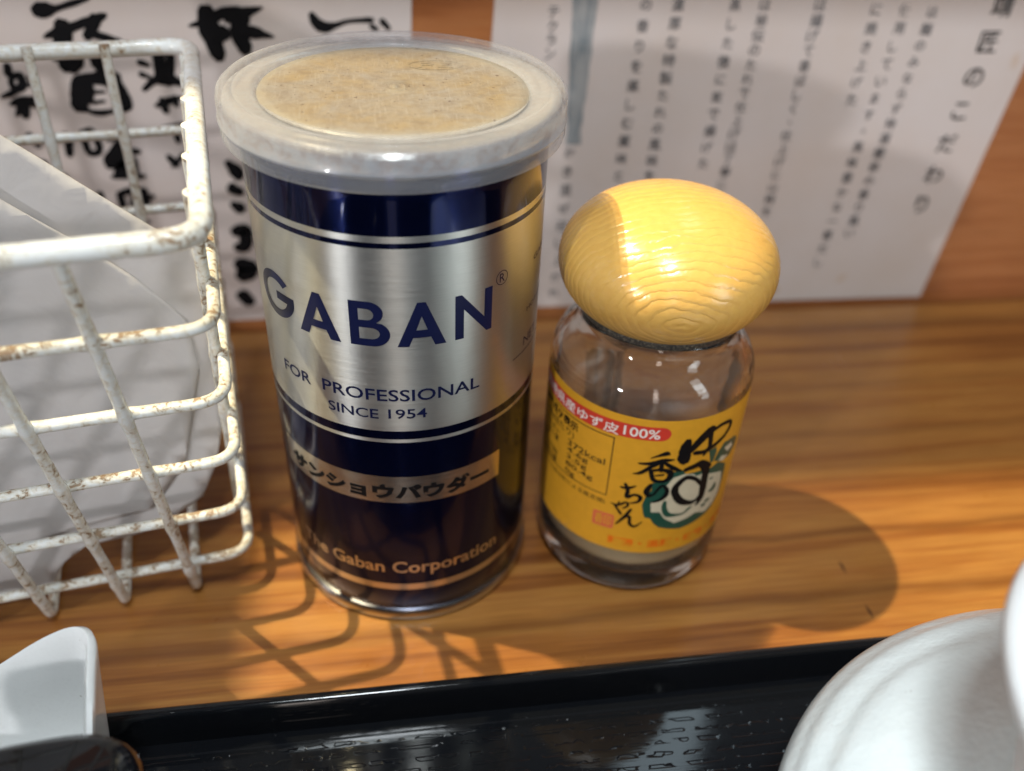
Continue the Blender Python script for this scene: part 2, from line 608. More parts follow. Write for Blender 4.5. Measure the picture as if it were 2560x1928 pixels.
def densify(P, step, closed=False):
    out = []
    N = len(P)
    for i in range(N if closed else N - 1):
        a, b = P[i], P[(i + 1) % N]
        k = max(1, int((b - a).length / step))
        for j in range(k):
            out.append(a.lerp(b, j / k))
    if not closed:
        out.append(P[-1])
    return out


def tube(name, pts, rad, mat, parent, closed=False, seg=10, joints=(), wob=0.12, step=2.5, swell=0.28):
    P = densify([Vector(p) for p in pts], step, closed)
    N = len(P)
    verts, faces = [], []
    up = None
    sd = random.random() * 100
    Q = [p + Vector((noise.noise(p * 0.05 + Vector((sd, 0, 0))), noise.noise(p * 0.05 + Vector((0, sd, 0))), noise.noise(p * 0.05 + Vector((0, 0, sd))))) * wob for p in P]
    for i in range(N):
        if closed:
            tn = (Q[(i + 1) % N] - Q[i - 1]).normalized()
        else:
            tn = (Q[min(i + 1, N - 1)] - Q[max(i - 1, 0)]).normalized()
        if up is None:
            up = tn.orthogonal().normalized()
        up = (up - tn * up.dot(tn)).normalized()
        bi = tn.cross(up)
        rr = rad * (1 + 0.05 * noise.noise(Q[i] * 0.35 + Vector((sd, sd, 0))))
        for j in joints:
            d = (P[i] - j).length
            if d < 4.5:
                rr *= 1 + swell * (1 - d / 4.5) ** 2
        for s in range(seg):
            a = 2 * math.pi * s / seg
            verts.append(Q[i] + (up * math.cos(a) + bi * math.sin(a)) * rr)
    M = N if closed else N - 1
    off = 0
    if closed:      # match the seam of the transported frame
        best = 1e9
        for k in range(seg):
            d = (verts[(N - 1) * seg] - verts[k]).length
            if d < best:
                best, off = d, k
    for i in range(M):
        i2 = (i + 1) % N
        o = off if (closed and i == N - 1) else 0
        for s in range(seg):
            s2 = (s + 1) % seg
            faces.append((i * seg + s, i * seg + s2, i2 * seg + (s2 + o) % seg, i2 * seg + (s + o) % seg))
    if not closed:
        faces.append(tuple(range(seg))[::-1])
        faces.append(tuple((N - 1) * seg + s for s in range(seg)))
    o = mesh_obj(name, verts, faces, mat, parent)
    autosmooth(o, 60)
    return o


# hand-painted characters: strokes of (along, up, width) in millimetres on their own sheet
LABEL_STROKES = {"yuzu":[[[3.06,57.26,1.39],[2.87,55.01,2.54],[2.91,52.09,2.78],[3.47,50.22,2.31]],[[3.29,52.61,1.39],[4.87,54.59,1.73],[6.92,56.91,2.08],[9.11,59.04,2.2],[9.5,59.75,1.62]],[[9.26,58.99,1.39],[9.82,55.35,1.16],[9.86,53.3,1.04],[8.43,52.22,1.04],[5.47,52.69,1.04]],[[9.79,58.51,0.81],[12.52,59.38,0.97],[15.65,59.01,0.88],[16.44,57.16,1.04],[14.79,54.85,0.97],[11.93,53.3,1.11],[9.53,52.25,1.04],[8.45,50.89,0.51]],[[3.74,47.33,1.04],[6.14,47.92,1.39],[8.74,48.25,1.62],[11.86,46.17,0.93]],[[8.41,48.52,1.85],[10.56,45.24,1.97],[10.76,41.75,1.9],[11.06,37.84,1.9],[10.85,34.73,1.5],[9.68,33.16,0.51]],[[10.57,39.96,0.93],[7.57,43.35,0.93],[4.74,44.51,1.27],[2.63,42.52,1.5],[2.3,40.1,1.62],[4.08,36.88,1.67],[7.04,35.03,1.27],[9.27,35.13,0.97],[10.7,36.73,0.93]]],"kaori":[[[-5.6,51.84,0.19],[-3.56,52.86,0.65],[-1.88,53.45,1.16],[-0.94,53.13,0.37]],[[-8.39,49.8,0.35],[-5.36,50.1,0.93],[-2.42,51.12,1.11],[0.46,51.41,0.32]],[[-2.47,51.42,0.83],[-2.56,49.05,0.97],[-2.34,47.56,0.83]],[[-2.78,50.53,0.65],[-5.2,48.93,0.88],[-7.35,46.86,0.88],[-9.37,46.15,0.14]],[[-2.38,50.83,0.51],[-0.34,49.27,0.97],[1.74,47.84,0.88],[3.14,47.3,0.23]],[[-5.08,48.05,0.83],[-4.57,45.99,0.97],[-3.7,44.52,0.88],[-1.61,44.16,0.83]],[[-5.04,47.75,0.69],[-2.43,48.16,0.83],[-0.01,47.15,1.3],[-0.14,45.04,1.2],[-1.6,44.07,0.83]],[[-3.71,46.19,0.42],[-1.51,46.49,0.51]]],"no":[[[-4.29,43.11,0.93],[-5.09,40.73,1.27],[-4.54,39.22,1.04],[-3.23,39.59,0.56]],[[-3.23,39.59,0.6],[-1.99,42.08,0.69],[-1.16,42.67,0.65],[-0.03,41.35,0.88],[0.02,39.47,1.06],[-1.34,37.68,0.83],[-3.96,36.66,0.19]]],"chan":[[[-11.81,40.89,0.44],[-9.96,40.97,0.74],[-7.97,42.13,0.35]],[[-10.78,42.38,0.61],[-9.89,40.4,0.88],[-9.8,37.93,0.88],[-8.01,39.06,0.61],[-6.43,38.44,0.88],[-6.85,36.76,0.7],[-9.11,35.83,0.22]],[[-13.62,34.68,0.22],[-11.8,34.44,0.57],[-9.78,35.96,0.53],[-9.21,34.89,0.57],[-10.38,33.67,0.39]],[[-11.52,35.87,0.35],[-11.85,34.12,0.39]],[[-12.69,34.43,0.39],[-10.56,31.47,0.66]],[[-8.22,33.9,0.61],[-9.59,30.81,0.79],[-11.53,27.6,0.39]],[[-9.77,30.45,0.53],[-8.31,31.12,0.7],[-8.01,28.69,0.7],[-6.58,27.82,0.61],[-4.86,29.78,0.18]]],"green_stroke":[[[0.17,36.93,0.83],[0.28,34.68,1.16],[1.38,32.27,1.39],[3.48,31.54,0.81],[6.09,31.46,0.51],[7.51,32.59,0.69],[8.52,33.17,0.32]],[[7.17,45.32,0.46],[8.04,45.02,1.16],[9.02,44.35,0.32]],[[15.72,38.18,0.46],[15.49,36.4,1.62],[13.76,36.12,0.46]],[[12.81,41.07,0.19],[13.69,40.92,0.69],[14.1,41.33,0.19]],[[12.84,33.06,0.19],[14.1,32.84,0.93],[14.91,33.18,0.19]],[[11.8,31.98,0.19],[12.83,31.76,0.93],[13.33,32.46,0.23]]]}
LABEL_SHAPES = {"green":[[[-5.13,38.54],[-5.65,35.63],[-4.89,32.49],[-4.38,31.22],[-2.94,30.95],[-1.72,28.96],[-0.08,27.51],[2.78,26.55],[6.04,25.81],[9.37,26.17],[12.69,26.84],[15.35,27.6],[17.63,29.45],[19.42,32.17],[19.71,36.53],[19.54,40.48],[19.17,42.93],[14.96,45.8],[11.84,44.96],[8.73,45.68],[4.51,45.79],[3.27,47.28],[0.46,47.1],[0.33,45.0],[-2.26,43.93],[-4.02,43.59],[-3.9,41.13]],[[10.24,51.68],[12.54,52.14],[13.18,50.36],[12.59,47.04],[11.6,47.2]],[[13.85,49.72],[15.64,52.05],[20.67,51.25],[23.29,49.32],[23.05,46.44],[20.31,44.96],[16.22,45.33],[12.89,47.13]]],"cream":[[[-0.23,42.6],[1.23,45.2],[3.99,45.91],[8.95,44.68],[12.28,43.21],[17.86,40.96],[18.75,37.2],[18.78,32.63],[17.08,29.82],[14.03,28.42],[10.35,30.06],[7.37,29.02],[4.0,28.44],[0.89,30.71],[-0.68,33.16],[-3.03,33.23],[-3.56,37.06],[-0.83,37.34],[0.41,38.49]],[[16.32,49.88],[19.74,49.9],[20.81,47.99],[18.39,47.43]],[[14.8,46.35],[15.97,47.37],[19.46,45.83],[17.12,45.0]]]}
POSTER_STROKES = [[[[-106.06,117.81,2.67],[-104.26,118.21,3.87],[-101.74,118.57,3.33],[-99.22,118.93,1.6],[-94.49,120.33,1.6],[-89.25,121.83,0.93]]],[[[-105.38,110.26,0.67],[-101.07,111.63,2.67],[-94.58,113.92,2.27],[-87.06,116.46,2.0],[-85.35,117.46,0.53]],[[-98.83,114.65,3.67],[-99.55,111.39,4.4],[-100.69,105.25,4.13],[-100.86,100.54,3.67]],[[-100.66,109.36,3.33],[-102.18,106.28,2.67],[-104.23,103.17,0.93]],[[-88.85,116.2,3.33],[-90.6,112.94,2.67],[-92.75,110.14,2.4]],[[-91.64,111.67,2.0],[-87.45,110.31,2.13],[-82.42,109.15,0.93]],[[-91.81,104.47,3.33],[-90.83,102.11,4.0],[-90.29,99.99,2.67]],[[-103.16,103.43,0.93],[-99.52,101.86,4.4],[-96.05,103.69,2.67]]],[[[-98.62,96.8,3.33],[-99.51,92.46,4.0],[-100.13,87.77,4.4]],[[-99.26,96.7,2.93],[-93.45,97.43,3.33],[-86.77,97.3,5.2]],[[-88.32,97.3,4.0],[-86.54,92.39,4.4],[-85.74,88.77,3.73],[-88.87,87.68,2.27]],[[-98.7,87.2,0.93],[-93.94,86.2,1.73],[-86.8,87.49,0.67]],[[-95.9,95.71,3.33],[-97.61,90.25,3.73]],[[-95.51,92.99,1.2],[-91.04,93.24,0.8]],[[-95.79,89.57,1.2],[-91.75,90.1,0.8]]],[[[-118.45,101.88,2.0],[-118.92,98.47,2.27]],[[-118.67,97.94,1.73],[-115.52,98.46,2.0],[-115.8,95.26,2.27],[-118.47,94.19,1.87],[-118.8,97.14,1.6]],[[-113.05,97.39,1.73],[-111.32,98.18,1.47]],[[-113.99,95.79,1.2],[-110.85,94.26,1.47]],[[-123.09,91.62,0.8],[-120.19,92.58,1.6],[-117.33,93.76,1.07]],[[-121.14,89.21,0.93],[-117.28,90.28,2.67],[-112.38,91.01,1.2]],[[-116.59,90.93,2.8],[-117.56,85.13,2.53]],[[-117.58,89.18,2.27],[-120.26,85.43,0.93]],[[-115.87,89.83,2.0],[-111.52,87.86,0.67]]],[[[-61.17,113.83,0.67],[-56.09,115.13,2.4],[-50.01,117.95,2.67],[-44.66,119.49,0.8]],[[-55.22,118.91,4.27],[-54.96,112.58,5.34],[-53.44,103.95,3.73]],[[-57.83,112.31,2.4],[-54.0,112.07,3.33],[-50.12,112.09,3.33]],[[-49.57,115.78,2.0],[-44.41,117.63,3.07],[-37.96,119.54,0.67]],[[-43.91,117.48,3.73],[-46.14,112.62,4.67],[-44.69,106.08,3.73]],[[-48.3,112.09,2.4],[-42.05,112.02,3.33],[-35.4,110.58,0.53]],[[-49.45,111.31,2.0],[-53.71,108.96,1.6]]],[[[-72.11,105.9,3.33],[-72.92,96.16,3.07]],[[-73.28,105.16,2.4],[-68.61,105.27,2.27],[-70.92,95.61,2.67]],[[-73.56,101.03,1.6],[-69.4,101.02,1.6]],[[-78.92,93.72,1.33],[-74.31,97.15,2.27],[-70.09,97.24,3.33],[-65.25,94.76,0.8]],[[-78.66,102.74,1.73],[-75.77,101.67,1.33]],[[-78.92,98.89,1.73],[-76.03,97.7,1.07]]],[[[-76.02,88.31,1.33],[-71.97,89.96,2.27],[-67.2,91.27,0.67]],[[-73.95,90.76,1.73],[-73.17,86.42,2.27]],[[-69.56,91.46,1.47],[-69.5,88.26,1.47]]],[[[-110.09,77.23,0.93],[-106.37,78.34,2.27],[-107.37,71.72,2.13]],[[-101.2,80.01,1.87],[-100.77,72.81,2.0],[-97.26,73.52,1.87],[-98.29,79.97,1.87],[-101.2,79.55,1.6]]],[[[-118.32,79.3,1.73],[-116.12,74.98,1.87]],[[-118.96,69.71,1.6],[-115.39,69.05,1.87]],[[-100.96,57.82,2.27],[-100.18,55.14,1.33]],[[-90.22,48.87,1.47],[-86.47,46.13,1.33]],[[-112.0,65.49,1.33],[-110.03,63.61,1.6]]],[[[-94.16,77.01,1.2],[-89.26,78.53,2.4],[-84.22,79.45,0.93]],[[-88.8,80.67,2.0],[-89.18,75.89,2.0]],[[-89.84,75.31,3.33],[-95.92,69.13,2.93]],[[-91.54,72.96,2.67],[-84.51,72.73,1.6]],[[-95.92,67.92,2.53],[-89.07,69.2,3.87],[-93.38,64.51,3.07]],[[-95.19,63.81,1.6],[-84.67,63.72,1.6]],[[-87.28,69.89,2.67],[-87.82,64.09,2.53]]],[[[-76.21,80.29,1.6],[-68.26,82.18,1.47]],[[-71.37,81.51,2.27],[-71.17,75.93,1.73]],[[-75.51,70.9,1.73],[-73.07,67.51,2.27]],[[-70.13,71.54,1.47],[-74.85,66.93,1.07]]],[[[-94.3,57.67,2.27],[-93.95,50.93,2.13]],[[-93.75,57.65,1.87],[-89.18,58.06,2.53],[-90.84,52.79,1.87]],[[-86.23,58.75,2.93],[-86.33,52.03,2.67]],[[-88.13,55.49,1.47],[-83.08,56.13,1.47]]],[[[-23.02,117.71,1.6],[-21.53,114.95,2.8],[-18.93,113.65,2.96],[-15.68,114.29,1.6],[-11.09,115.56,1.12],[-3.66,115.98,1.52]],[[-4.24,114.16,1.44],[-2.35,113.0,1.2]],[[-0.75,115.84,1.76],[1.57,113.18,1.2]]],[[[-56.29,68.41,2.14],[-53.73,65.04,4.29],[-53.19,62.34,2.86]],[[-56.45,59.0,3.57],[-53.03,56.86,2.86]],[[-56.73,52.77,2.14],[-53.9,50.59,4.29]]],[[[-57.75,41.34,3.57],[-53.82,41.95,4.29],[-54.73,35.32,3.57],[-57.95,35.43,2.86]],[[-58.26,28.62,4.29],[-54.66,26.17,6.43],[-57.82,22.4,5.0]],[[-58.81,15.28,4.29],[-56.0,11.1,4.29]]]]


def brush_bm(strokes, lift=0.006, gain=1.25):
    """tapered brush strokes as flat ribbons, each a hair above the last"""
    bm = bmesh.new()
    for q, st in enumerate(strokes):
        if len(st) < 2:
            continue
        P = [Vector(p) for p in st]
        C = []
        for i in range(len(P) - 1):
            p0, p1, p2, p3 = P[max(i - 1, 0)], P[i], P[i + 1], P[min(i + 2, len(P) - 1)]
            for k in range(6):
                t = k / 6
                C.append(0.5 * ((2 * p1) + (p2 - p0) * t + (2 * p0 - 5 * p1 + 4 * p2 - p3) * t * t + (3 * p1 - p0 - 3 * p2 + p3) * t ** 3))
        C.append(P[-1])
        L_, R_ = [], []
        for i, p in enumerate(C):
            d = C[min(i + 1, len(C) - 1)] - C[max(i - 1, 0)]
            d.z = 0
            if d.length < 1e-6:
                continue
            d.normalize()
            nx, ny = -d.y, d.x
            w = max(0.05, p.z * 0.5 * gain)
            wl = w * (1 + 0.16 * noise.noise(Vector((p.x * 0.9, p.y * 0.9, q))))
            wr = w * (1 + 0.16 * noise.noise(Vector((p.x * 0.9, p.y * 0.9, q + 9))))
            if i == 0:
                p = p - Vector((d.x, d.y, 0)) * w * 0.5; wl *= 0.6; wr *= 0.6
            if i == len(C) - 1:
                p = p + Vector((d.x, d.y, 0)) * w * 0.5; wl *= 0.5; wr *= 0.5
            L_.append(bm.verts.new((p.x + nx * wl, p.y + ny * wl, q * lift)))
            R_.append(bm.verts.new((p.x - nx * wr, p.y - ny * wr, q * lift)))
        for i in range(len(L_) - 1):
            bm.faces.new((L_[i], R_[i], R_[i + 1], L_[i + 1]))
    return bm


# ---- flat print: text and outlines as thin decals laid on a surface
def flat_from_curve(c):
    o = bpy.data.objects.new('tmp', c)
    COL.objects.link(o)
    bpy.context.view_layer.update()
    me = bpy.data.meshes.new_from_object(o.evaluated_get(bpy.context.evaluated_depsgraph_get()))
    bpy.data.objects.remove(o)
    bpy.data.curves.remove(c)
    bm = bmesh.new(); bm.from_mesh(me)
    bpy.data.meshes.remove(me)
    bmesh.ops.remove_doubles(bm, verts=bm.verts[:], dist=1e-5)
    return bm


def text_bm(body, bold=0.0, shear=0.0, spacing=1.0):
    c = bpy.data.curves.new('tmp', 'FONT')
    c.body = body
    c.size = 1.0
    c.resolution_u = 3
    c.offset = bold
    c.shear = shear
    c.space_character = spacing
    return flat_from_curve(c)


def loops_bm(loops):
    c = bpy.data.curves.new('tmp', 'CURVE')
    c.dimensions = '2D'
    c.fill_mode = 'BOTH'
    for lp in loops:
        s = c.splines.new('POLY')
        s.points.add(len(lp) - 1)
        for p, q in zip(s.points, lp):
            p.co = (q[0], q[1], 0, 1)
        s.use_cyclic_u = True
    return flat_from_curve(c)


def fit_bm(bm, box, rot=0.0):
    if rot:
        bmesh.ops.rotate(bm, verts=bm.verts[:], cent=(0, 0, 0), matrix=Matrix.Rotation(rot, 3, 'Z'))
    xs = [v.co.x for v in bm.verts]; ys = [v.co.y for v in bm.verts]
    x0, x1, y0, y1 = min(xs), max(xs), min(ys), max(ys)
    a0, a1, b0, b1 = box
    for v in bm.verts:
        v.co.x = a0 + (v.co.x - x0) / max(1e-6, x1 - x0) * (a1 - a0)
        v.co.y = b0 + (v.co.y - y0) / max(1e-6, y1 - y0) * (b1 - b0)


def lay(name, bm, mat, parent, fn, step=None):
    if step:
        x0 = min(v.co.x for v in bm.verts); x1 = max(v.co.x for v in bm.verts)
        x = x0 + step * 0.437
        while x < x1:
            bmesh.ops.bisect_plane(bm, geom=bm.verts[:] + bm.edges[:] + bm.faces[:], plane_co=(x, 0, 0), plane_no=(1, 0, 0))
            x += step
    verts = [fn(v.co.x, v.co.y) if v.co.z == 0 else fn(v.co.x, v.co.y, v.co.z) for v in bm.verts]
    bm.verts.index_update()
    faces = [tuple(v.index for v in f.verts) for f in bm.faces]
    bm.free()
    o = mesh_obj(name, verts, faces, mat, parent, True)
    if abs(verts[0][0] ** 2 + verts[0][1] ** 2 - verts[-1][0] ** 2 - verts[-1][1] ** 2) < 3 and fn.__name__ == 'cyl_map':
        o.data.normals_split_custom_set_from_vertices([Vector((v[0], v[1], 0)).normalized() for v in verts])
    return o


def on_cyl(rad):
    def cyl_map(s, z, h=0.0):
        return ((rad + h) * math.sin(s / rad), -(rad + h) * math.cos(s / rad), z)
    return cyl_map


def arc(cx, cy, rx, ry, a0, a1, n=24):
    return [(cx + rx * math.cos(R(a0 + (a1 - a0) * i / n)), cy + ry * math.sin(R(a0 + (a1 - a0) * i / n))) for i in range(n + 1)]


# ------------------------------------------------------------------ setting
def box_bm(bm, x0, x1, y0, y1, z0, z1):
    vs = [bm.verts.new((x * MM, y * MM, z * MM)) for x in (x0, x1) for y in (y0, y1) for z in (z0, z1)]
    for f in ((0, 1, 3, 2), (4, 6, 7, 5), (0, 4, 5, 1), (2, 3, 7, 6), (0, 2, 6, 4), (1, 5, 7, 3)):
        bm.faces.new([vs[i] for i in f])


def boxes(name, lst, mat, parent=None, bevel=0.0):
    bm = bmesh.new()
    for b in lst:
        box_bm(bm, *b)
    if bevel:
        bmesh.ops.bevel(bm, geom=bm.edges[:], offset=bevel * MM, segments=2, affect='EDGES')
    bmesh.ops.recalc_face_normals(bm, faces=bm.faces[:])
    me = bpy.data.meshes.new(name)
    bm.to_mesh(me); bm.free()
    me.materials.append(MAT[mat])
    o = bpy.data.objects.new(name, me)
    COL.objects.link(o)
    if parent:
        o.parent = parent
    return o


counter = boxes('counter_top', [(-900, 900, -330, 112.4, -40, 0)], 'counter', None, 1.0)
counter['kind'] = 'structure'
wall = boxes('wall', [(-900, 900, 116, 136, -12, 258)], 'wall', None, 0.8)
wall['kind'] = 'structure'
boxes('poster_shade_ledge', [(-900, 900, 99.5, 115.98, 148, 160)], 'wall', wall, 1.0)  # unseen ledge added to shade the top of both posters
boxes('left_light_blocker', [(-900, -254, -160, 105, 500, 514)], 'wall', wall, 1.0)  # unseen board added to block the downlight on the left side
boxes('front_light_blocker', [(-900, 900, 118, 122, 948, 1250)], 'wall', wall, 1.0)  # unseen panel added to keep the downlight off the tray
boxes('rear_light_blocker', [(-900, 900, 109, 260, 690, 706)], 'wall', wall, 1.0)  # unseen board added to cut the downlight from the rear of the counter

# ------------------------------------------------------------------ spice can
RC = 33.0
can = thing('spice_can', (0, 0, 0), 'tall silver and navy spice can with stained translucent lid', 'spice can')
zs = [(3.0, None), (12.0, 1), (14.2, 2), (62.8, 1), (63.8, 0), (66.2, 1), (112.3, 0), (113.5, 1), (114.9, 0), (128.0, 1)]
prof, rm = [(31.5, 2.4), (32.6, 2.8), (33.0, 3.4)], [1, 1]
last = 3.4
for z, m in zs[1:]:
    steps = max(1, int((z - last) / 6))
    for k in range(1, steps + 1):
        prof.append((RC, last + (z - last) * k / steps)); rm.append(m)
    last = z
prof += [(32.2, 129.5)]; rm += [0]
lathe('body', prof, 'silver', can, 160, mats=['silver', 'navy', 'silver_fine'], ringmat=rm)
lathe('base_rim', [(31.2, 0.3), (32.4, 0.0), (33.5, 0.35), (33.95, 1.3), (33.8, 2.6), (33.1, 3.6), (32.4, 3.6), (31.6, 2.2)], 'steel', can, 160, closed=True)
lathe('top_rim', [(32.6, 128.0), (34.0, 128.2), (34.6, 129.4), (34.5, 131.0), (33.6, 131.8), (32.6, 131.2), (32.3, 129.5)], 'steel', can, 128, closed=True)
lathe('seal', [(33.2, 131.5), (32.2, 131.4), (16, 131.2), (0, 131.2)], 'seal_board', can, 96)
lid = lathe('lid', [(35.2, 125.0), (36.1, 125.1), (36.3, 125.8), (36.1, 127.4), (36.1, 128.0), (36.5, 128.3), (36.5, 128.7), (36.25, 129.0), (36.3, 132.4), (36.0, 133.7), (35.1, 134.5), (34.0, 134.6), (33.2, 134.25),
                    (32.9, 133.75), (32.4, 133.95), (31.9, 133.6), (30.2, 133.5), (29.6, 133.8), (29.0, 133.55), (28.5, 132.9), (28.3, 132.5),
                    (28.0, 132.1), (28.6, 132.0), (29.6, 132.6), (33.4, 132.8), (34.9, 132.5), (35.25, 131.6), (35.2, 128.0)], 'lid', can, 160, closed=True, ang=60)


lathe('lid_panel', [(28.32, 132.3), (28.0, 132.75), (26, 132.7), (22, 132.62), (17, 132.6), (12, 132.58), (7, 132.6), (3.0, 132.6), (2.4, 132.75), (1.9, 132.95), (1.5, 132.75), (0.9, 132.8), (0.4, 133.2), (0, 133.25)], 'panel', lid, 96, ang=70)
# moulded mark on the lid
lay('moulded_mark', (lambda b: (fit_bm(b, (5.5, 13.5, 13.2, 16.4)), b)[1])(text_bm('PE', 0.0)), 'panel', lid, lambda x, y: (x, y, 132.66))
lay('moulded_mark', (lambda b: b)(loops_bm([arc(9.5, 14.8, 6.2, 3.4, 0, 360, 32)[:-1], arc(9.5, 14.8, 5.9, 3.1, 0, 360, 32)[:-1]])), 'panel', lid, lambda x, y: (x, y, 132.66))

DR = RC + 0.05
fnc = on_cyl(DR)


def can_text(body, s0, s1, z0, z1, mat='navy_ink', bold=0.0, shear=0.0, rad=None, name='lettering'):
    b = text_bm(body, bold, shear)
    fit_bm(b, (s0, s1, z0, z1))
    return lay(name, b, mat, can, on_cyl(rad or DR), 1.2)


def can_shape(loops, mat='navy_ink', rad=None, name='lettering'):
    return lay(name, loops_bm(loops), mat, can, on_cyl(rad or DR), 1.0)


def sh_(loops, dx, dz):
    return [[(x + dx, y + dz) for x, y in lp] for lp in loops]


# the big word, drawn letter by letter (geometric capitals)
gc = (-32.4, 94.75)
ro_, ri_ = 6.1, 4.0
G = arc(0, 0, ro_ * 1.03, 5.5, 43, 353, 40) + [(6.25, 1.0), (0.3, 1.0), (0.3, -0.95), (4.0, -0.95)] + arc(0, 0, 4.1, 3.6, 342, 43, 36)
can_shape(sh_([G], *gc))
A = [[(0, 0), (4.3, 10.7), (6.1, 10.7), (10.4, 0), (7.95, 0), (7.1, 2.15), (3.3, 2.15), (2.45, 0)], [(4.0, 4.0), (6.4, 4.0), (5.2, 7.4)]]
can_shape(sh_(A, -24.8, 89.2))
B = [[(0, 0)] + [(0, 10.8)] + [(4.1, 10.8)] + arc(4.1, 8.15, 3.1, 2.65, 80, -58, 12) + [(5.9, 5.75)] + arc(4.9, 3.05, 3.6, 3.05, 58, -90, 14),
     [(2.0, 1.75)] + [(4.4, 1.75)] + arc(4.5, 3.15, 1.85, 1.4, -85, 88, 10) + [(2.0, 4.55)],
     [(2.0, 6.35), (3.7, 6.35)] + arc(3.8, 7.7, 1.4, 1.35, -85, 88, 10) + [(2.0, 9.05)]]
can_shape(sh_(B, -12.2, 89.3))
can_shape(sh_(A, -2.3, 89.3))
N = [[(0, 0), (0, 10.8), (1.5, 10.8), (7.1, 3.9), (7.1, 10.8), (9.1, 10.8), (9.1, 0.2), (7.7, 0.2), (2.0, 7.2), (2.0, 0)]]
can_shape(sh_(N, 10.1, 89.4))
can_shape([arc(21.9, 101.15, 1.75, 1.75, 0, 360, 28)[:-1], arc(21.9, 101.15, 1.57, 1.57, 0, 360, 28)[:-1]])
can_text('R', 21.2, 22.7, 100.15, 102.2)
can_text('FOR', -32.9, -23.6, 74.6, 77.6, bold=0.012)
can_text('PROFESSIONAL', -20.3, 16.3, 74.8, 78.0, bold=0.012)
can_text('SINCE', -19.2, -7.2, 69.7, 72.4, bold=0.012)
can_text('1954', -5.0, 3.6, 69.9, 72.6, bold=0.012)
can_text('GABAN', 34.8, 48, 99.6, 101.0)
can_text('HOT SPICE', 32.4, 47, 87.6, 88.9)
can_text('NET', 31.6, 39.5, 78.6, 81.0)
can_shape([[(27.1, 76.8), (46, 76.8), (46, 77.1), (27.1, 77.1)]])
# product name on a bare metal strip
lay('name_strip', (lambda b: b)(loops_bm([[(-38.3, 43.7), (23.4, 43.9), (23.4, 52.2), (-38.3, 52.2)]])), 'silver_fine', can, on_cyl(DR), 1.2)
can_text('サンショウパウダー', -34.8, 19.9, 44.9, 49.9, 'black_ink', 0.055, rad=RC + 0.09)
can_text('The Gaban Corporation', -34.0, 23.6, 17.3, 22.8, 'silver_fine', 0.018)

# ------------------------------------------------------------------ glass jar
JX, JY, RJ = 63.8, -5.7, 26.4
jar = thing('seasoning_jar', (JX, JY, 0), 'small clear glass jar with yellow label and mushroom-shaped yellow cap', 'jar')
outer = [(0, 0.8), (18, 0.7), (21.5, 0.1), (23.2, 0.3), (24.6, 1.4), (25.6, 3.6), (26.2, 6.5), (26.35, 10), (26.35, 40), (26.35, 61), (26.4, 64), (25.9, 67.6), (24.6, 70.6), (22.6, 72.9), (21.0, 74.2), (20.0, 75.4), (19.6, 76.8), (19.6, 79.0), (19.2, 79.5), (18.0, 79.4), (17.7, 78.8),
         (17.7, 76), (18.6, 73.8), (20.6, 71.9), (22.4, 70), (23.6, 67.4), (24.1, 64), (24.1, 60), (24.1, 40), (24.1, 14), (23.6, 9.2), (21.6, 6.6), (17, 5.6), (0, 5.4)]
lathe('glass_body', outer, 'glass', jar, 128, ang=80)
lathe('powder_film', [(20.3, 71.6), (22.2, 69.7), (23.35, 67.2), (23.85, 64), (23.85, 40), (23.85, 14.5)], 'film', jar, 96, ang=80)
lathe('powder', [(0, 5.7), (17, 5.9), (21.2, 6.9), (23.1, 9.4), (23.6, 11), (23.6, 13.5), (20, 14.3), (12, 13.7), (5, 14.4), (0, 14.2)], 'powder', jar, 96, ang=80)
lathe('gasket', [(19.0, 79.5), (19.9, 79.6), (20.1, 80.2), (19.9, 81.3), (18.9, 81.3)], 'gasket', jar, 96, closed=True)
cap_prof = []
for i in range(0, 49):
    a = -math.pi / 2 + math.pi * i / 48
    ca, sa = math.cos(a), math.sin(a)
    e = 1.0
    cap_prof.append((26.5 * (abs(ca) ** e), 92.6 + 17.2 * math.copysign(abs(sa) ** (0.97), sa)))
cap_prof = [p for p in cap_prof if not (p[1] < 92.6 and p[0] < 20.2)]
cap_prof = [(0, 81.2), (19.2, 81.2), (19.7, 81.35)] + cap_prof[:-1] + [(0, 109.8)]
lathe('cap', cap_prof, 'cap', jar, 128, ang=60)

# label and its print
lab = lay('label', (lambda b: b)(loops_bm([[(-47, 17.8), (44, 17.8), (44, 63.7), (-47, 63.7)]])), 'label', jar, on_cyl(RJ + 0.03), 1.5)


def lab_text(body, s0, s1, z0, z1, mat='black_ink', bold=0.0, shear=0.0, lv=1, rot=0.0, name='lettering'):
    b = text_bm(body, bold, shear)
    fit_bm(b, (s0, s1, z0, z1), rot)
    return lay(name, b, mat, lab, on_cyl(RJ + 0.03 + 0.03 * lv), 1.2)


def lab_shape(loops, mat, lv=1, name='print'):
    return lay(name, loops_bm(loops), mat, lab, on_cyl(RJ + 0.03 + 0.03 * lv), 1.2)


